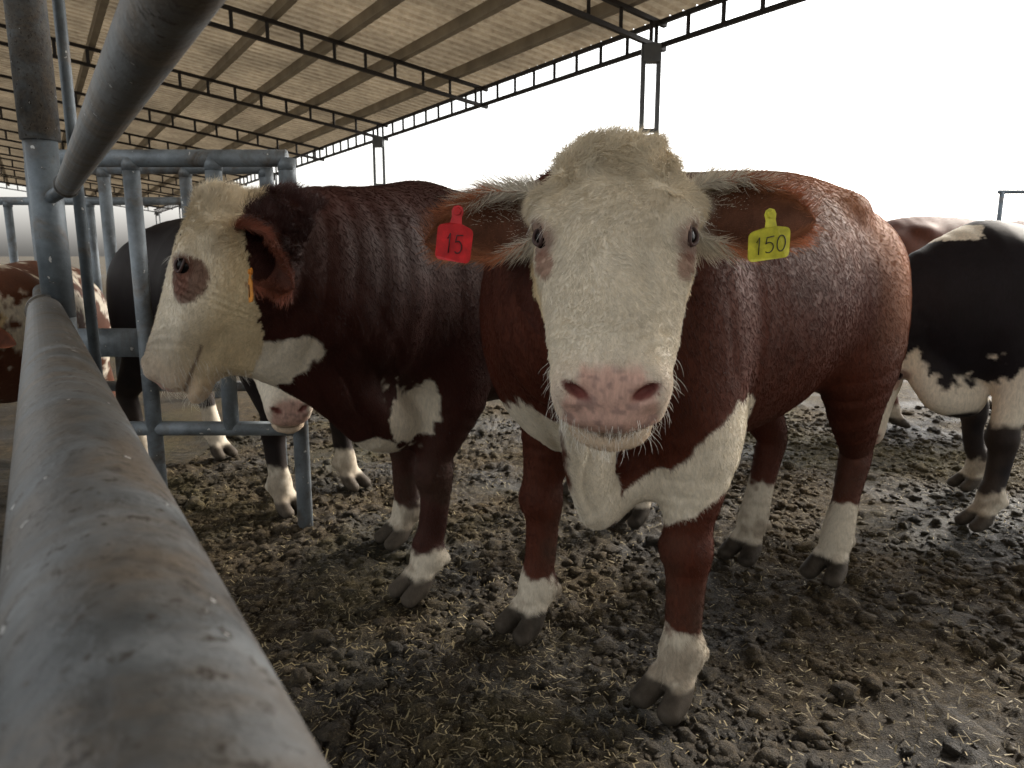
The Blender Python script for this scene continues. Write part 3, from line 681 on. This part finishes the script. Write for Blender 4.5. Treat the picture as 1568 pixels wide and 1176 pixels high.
b.make('purlins',flat('purlin_steel',(.32,.28,.22),.6,0,.25,3),False,shed)
BK=flat('truss_steel',(.02,.017,.018),.6,0,.3,10)
b=B()
for k in range(-3,11):
    s=5.89+3.6*k
    b.bar(R(5.8,s,-.03),R(-3.4,s,-.03),.05,.045); b.bar(R(5.8,s,-.27),R(-3.4,s,-.27),.05,.045)
    for n_ in np.arange(5.6,-3.4,-.42): b.bar(R(n_,s,-.27),R(n_,s,-.03),.035,.035,upv=A(1,0,0))
for dz in(-.02,-.25): b.bar(R(ns+.12,-8,dz),R(ns+.12,44,dz),.04,.045)
for s in np.arange(-8,44,.45): b.bar(R(ns+.12,s,-.25),R(ns+.12,s,-.02),.035,.035,upv=A(1,0,0))
b.make('roof_trusses',BK,False,shed)
b=B()
for k in range(-2,11,2):
    s=5.89+3.6*k
    for o in(-.065,.065):
        p=Nn*ns+Dd*s+Nn*o*.6+A(1,0,0)*o*.8; b.bar(p,p+UP*(ZB-.27),.045,.045,upv=A(1,0,0))
    c=Nn*ns+Dd*s
    for z in np.arange(.3,3.2,.75): b.box(c+UP*z,(.07,0,0),(0,.02,0),(0,0,.02))
    b.box(c+UP*(ZB-.36),(.09,0,0),(0,.06,0),(0,0,.09))
b.make('posts',flat('post_steel',(.12,.13,.14),.5,.2,.2,8),False,shed)
# ------------------------------------------------------------------ world, sun, camera
sc=bpy.context.scene
w=bpy.data.worlds.new('World'); sc.world=w; w.use_nodes=True; nt=w.node_tree
sk=nt.nodes.new('ShaderNodeTexSky'); sk.sky_type='NISHITA'; sk.sun_disc=False
az=A(.80,.60); el=31
sk.sun_elevation=math.radians(el); sk.sun_rotation=math.atan2(az[0],az[1]); sk.dust_density=4; sk.air_density=1.6; sk.ozone_density=1
hs_=nt.nodes.new('ShaderNodeHueSaturation'); hs_.inputs['Saturation'].default_value=.18; hs_.inputs['Value'].default_value=2.65
nt.links.new(sk.outputs[0],hs_.inputs['Color']); bg=nt.nodes['Background']; nt.links.new(hs_.outputs[0],bg.inputs['Color']); bg.inputs['Strength'].default_value=.15
sd=bpy.data.lights.new('sun','SUN'); sd.energy=4.8; sd.angle=math.radians(9); sd.color=(1,.92,.80)
so=bpy.data.objects.new('sun',sd); link(so)
from mathutils import Vector
dirv=Vector((az[0]*math.cos(math.radians(el)),az[1]*math.cos(math.radians(el)),math.sin(math.radians(el)))); so.rotation_euler=dirv.to_track_quat('Z','Y').to_euler()
cd=bpy.data.cameras.new('camera'); cd.lens=25.26; cd.sensor_width=36; cd.clip_start=.03; cd.clip_end=2000
cd.dof.use_dof=True; cd.dof.focus_distance=1.5; cd.dof.aperture_fstop=11
co=bpy.data.objects.new('camera',cd); co.location=(0,0,1.25); co.rotation_euler=(math.radians(90-10.2),0,0); link(co); sc.camera=co
sc.view_settings.view_transform='Standard'; sc.view_settings.look='None'; sc.view_settings.exposure=0
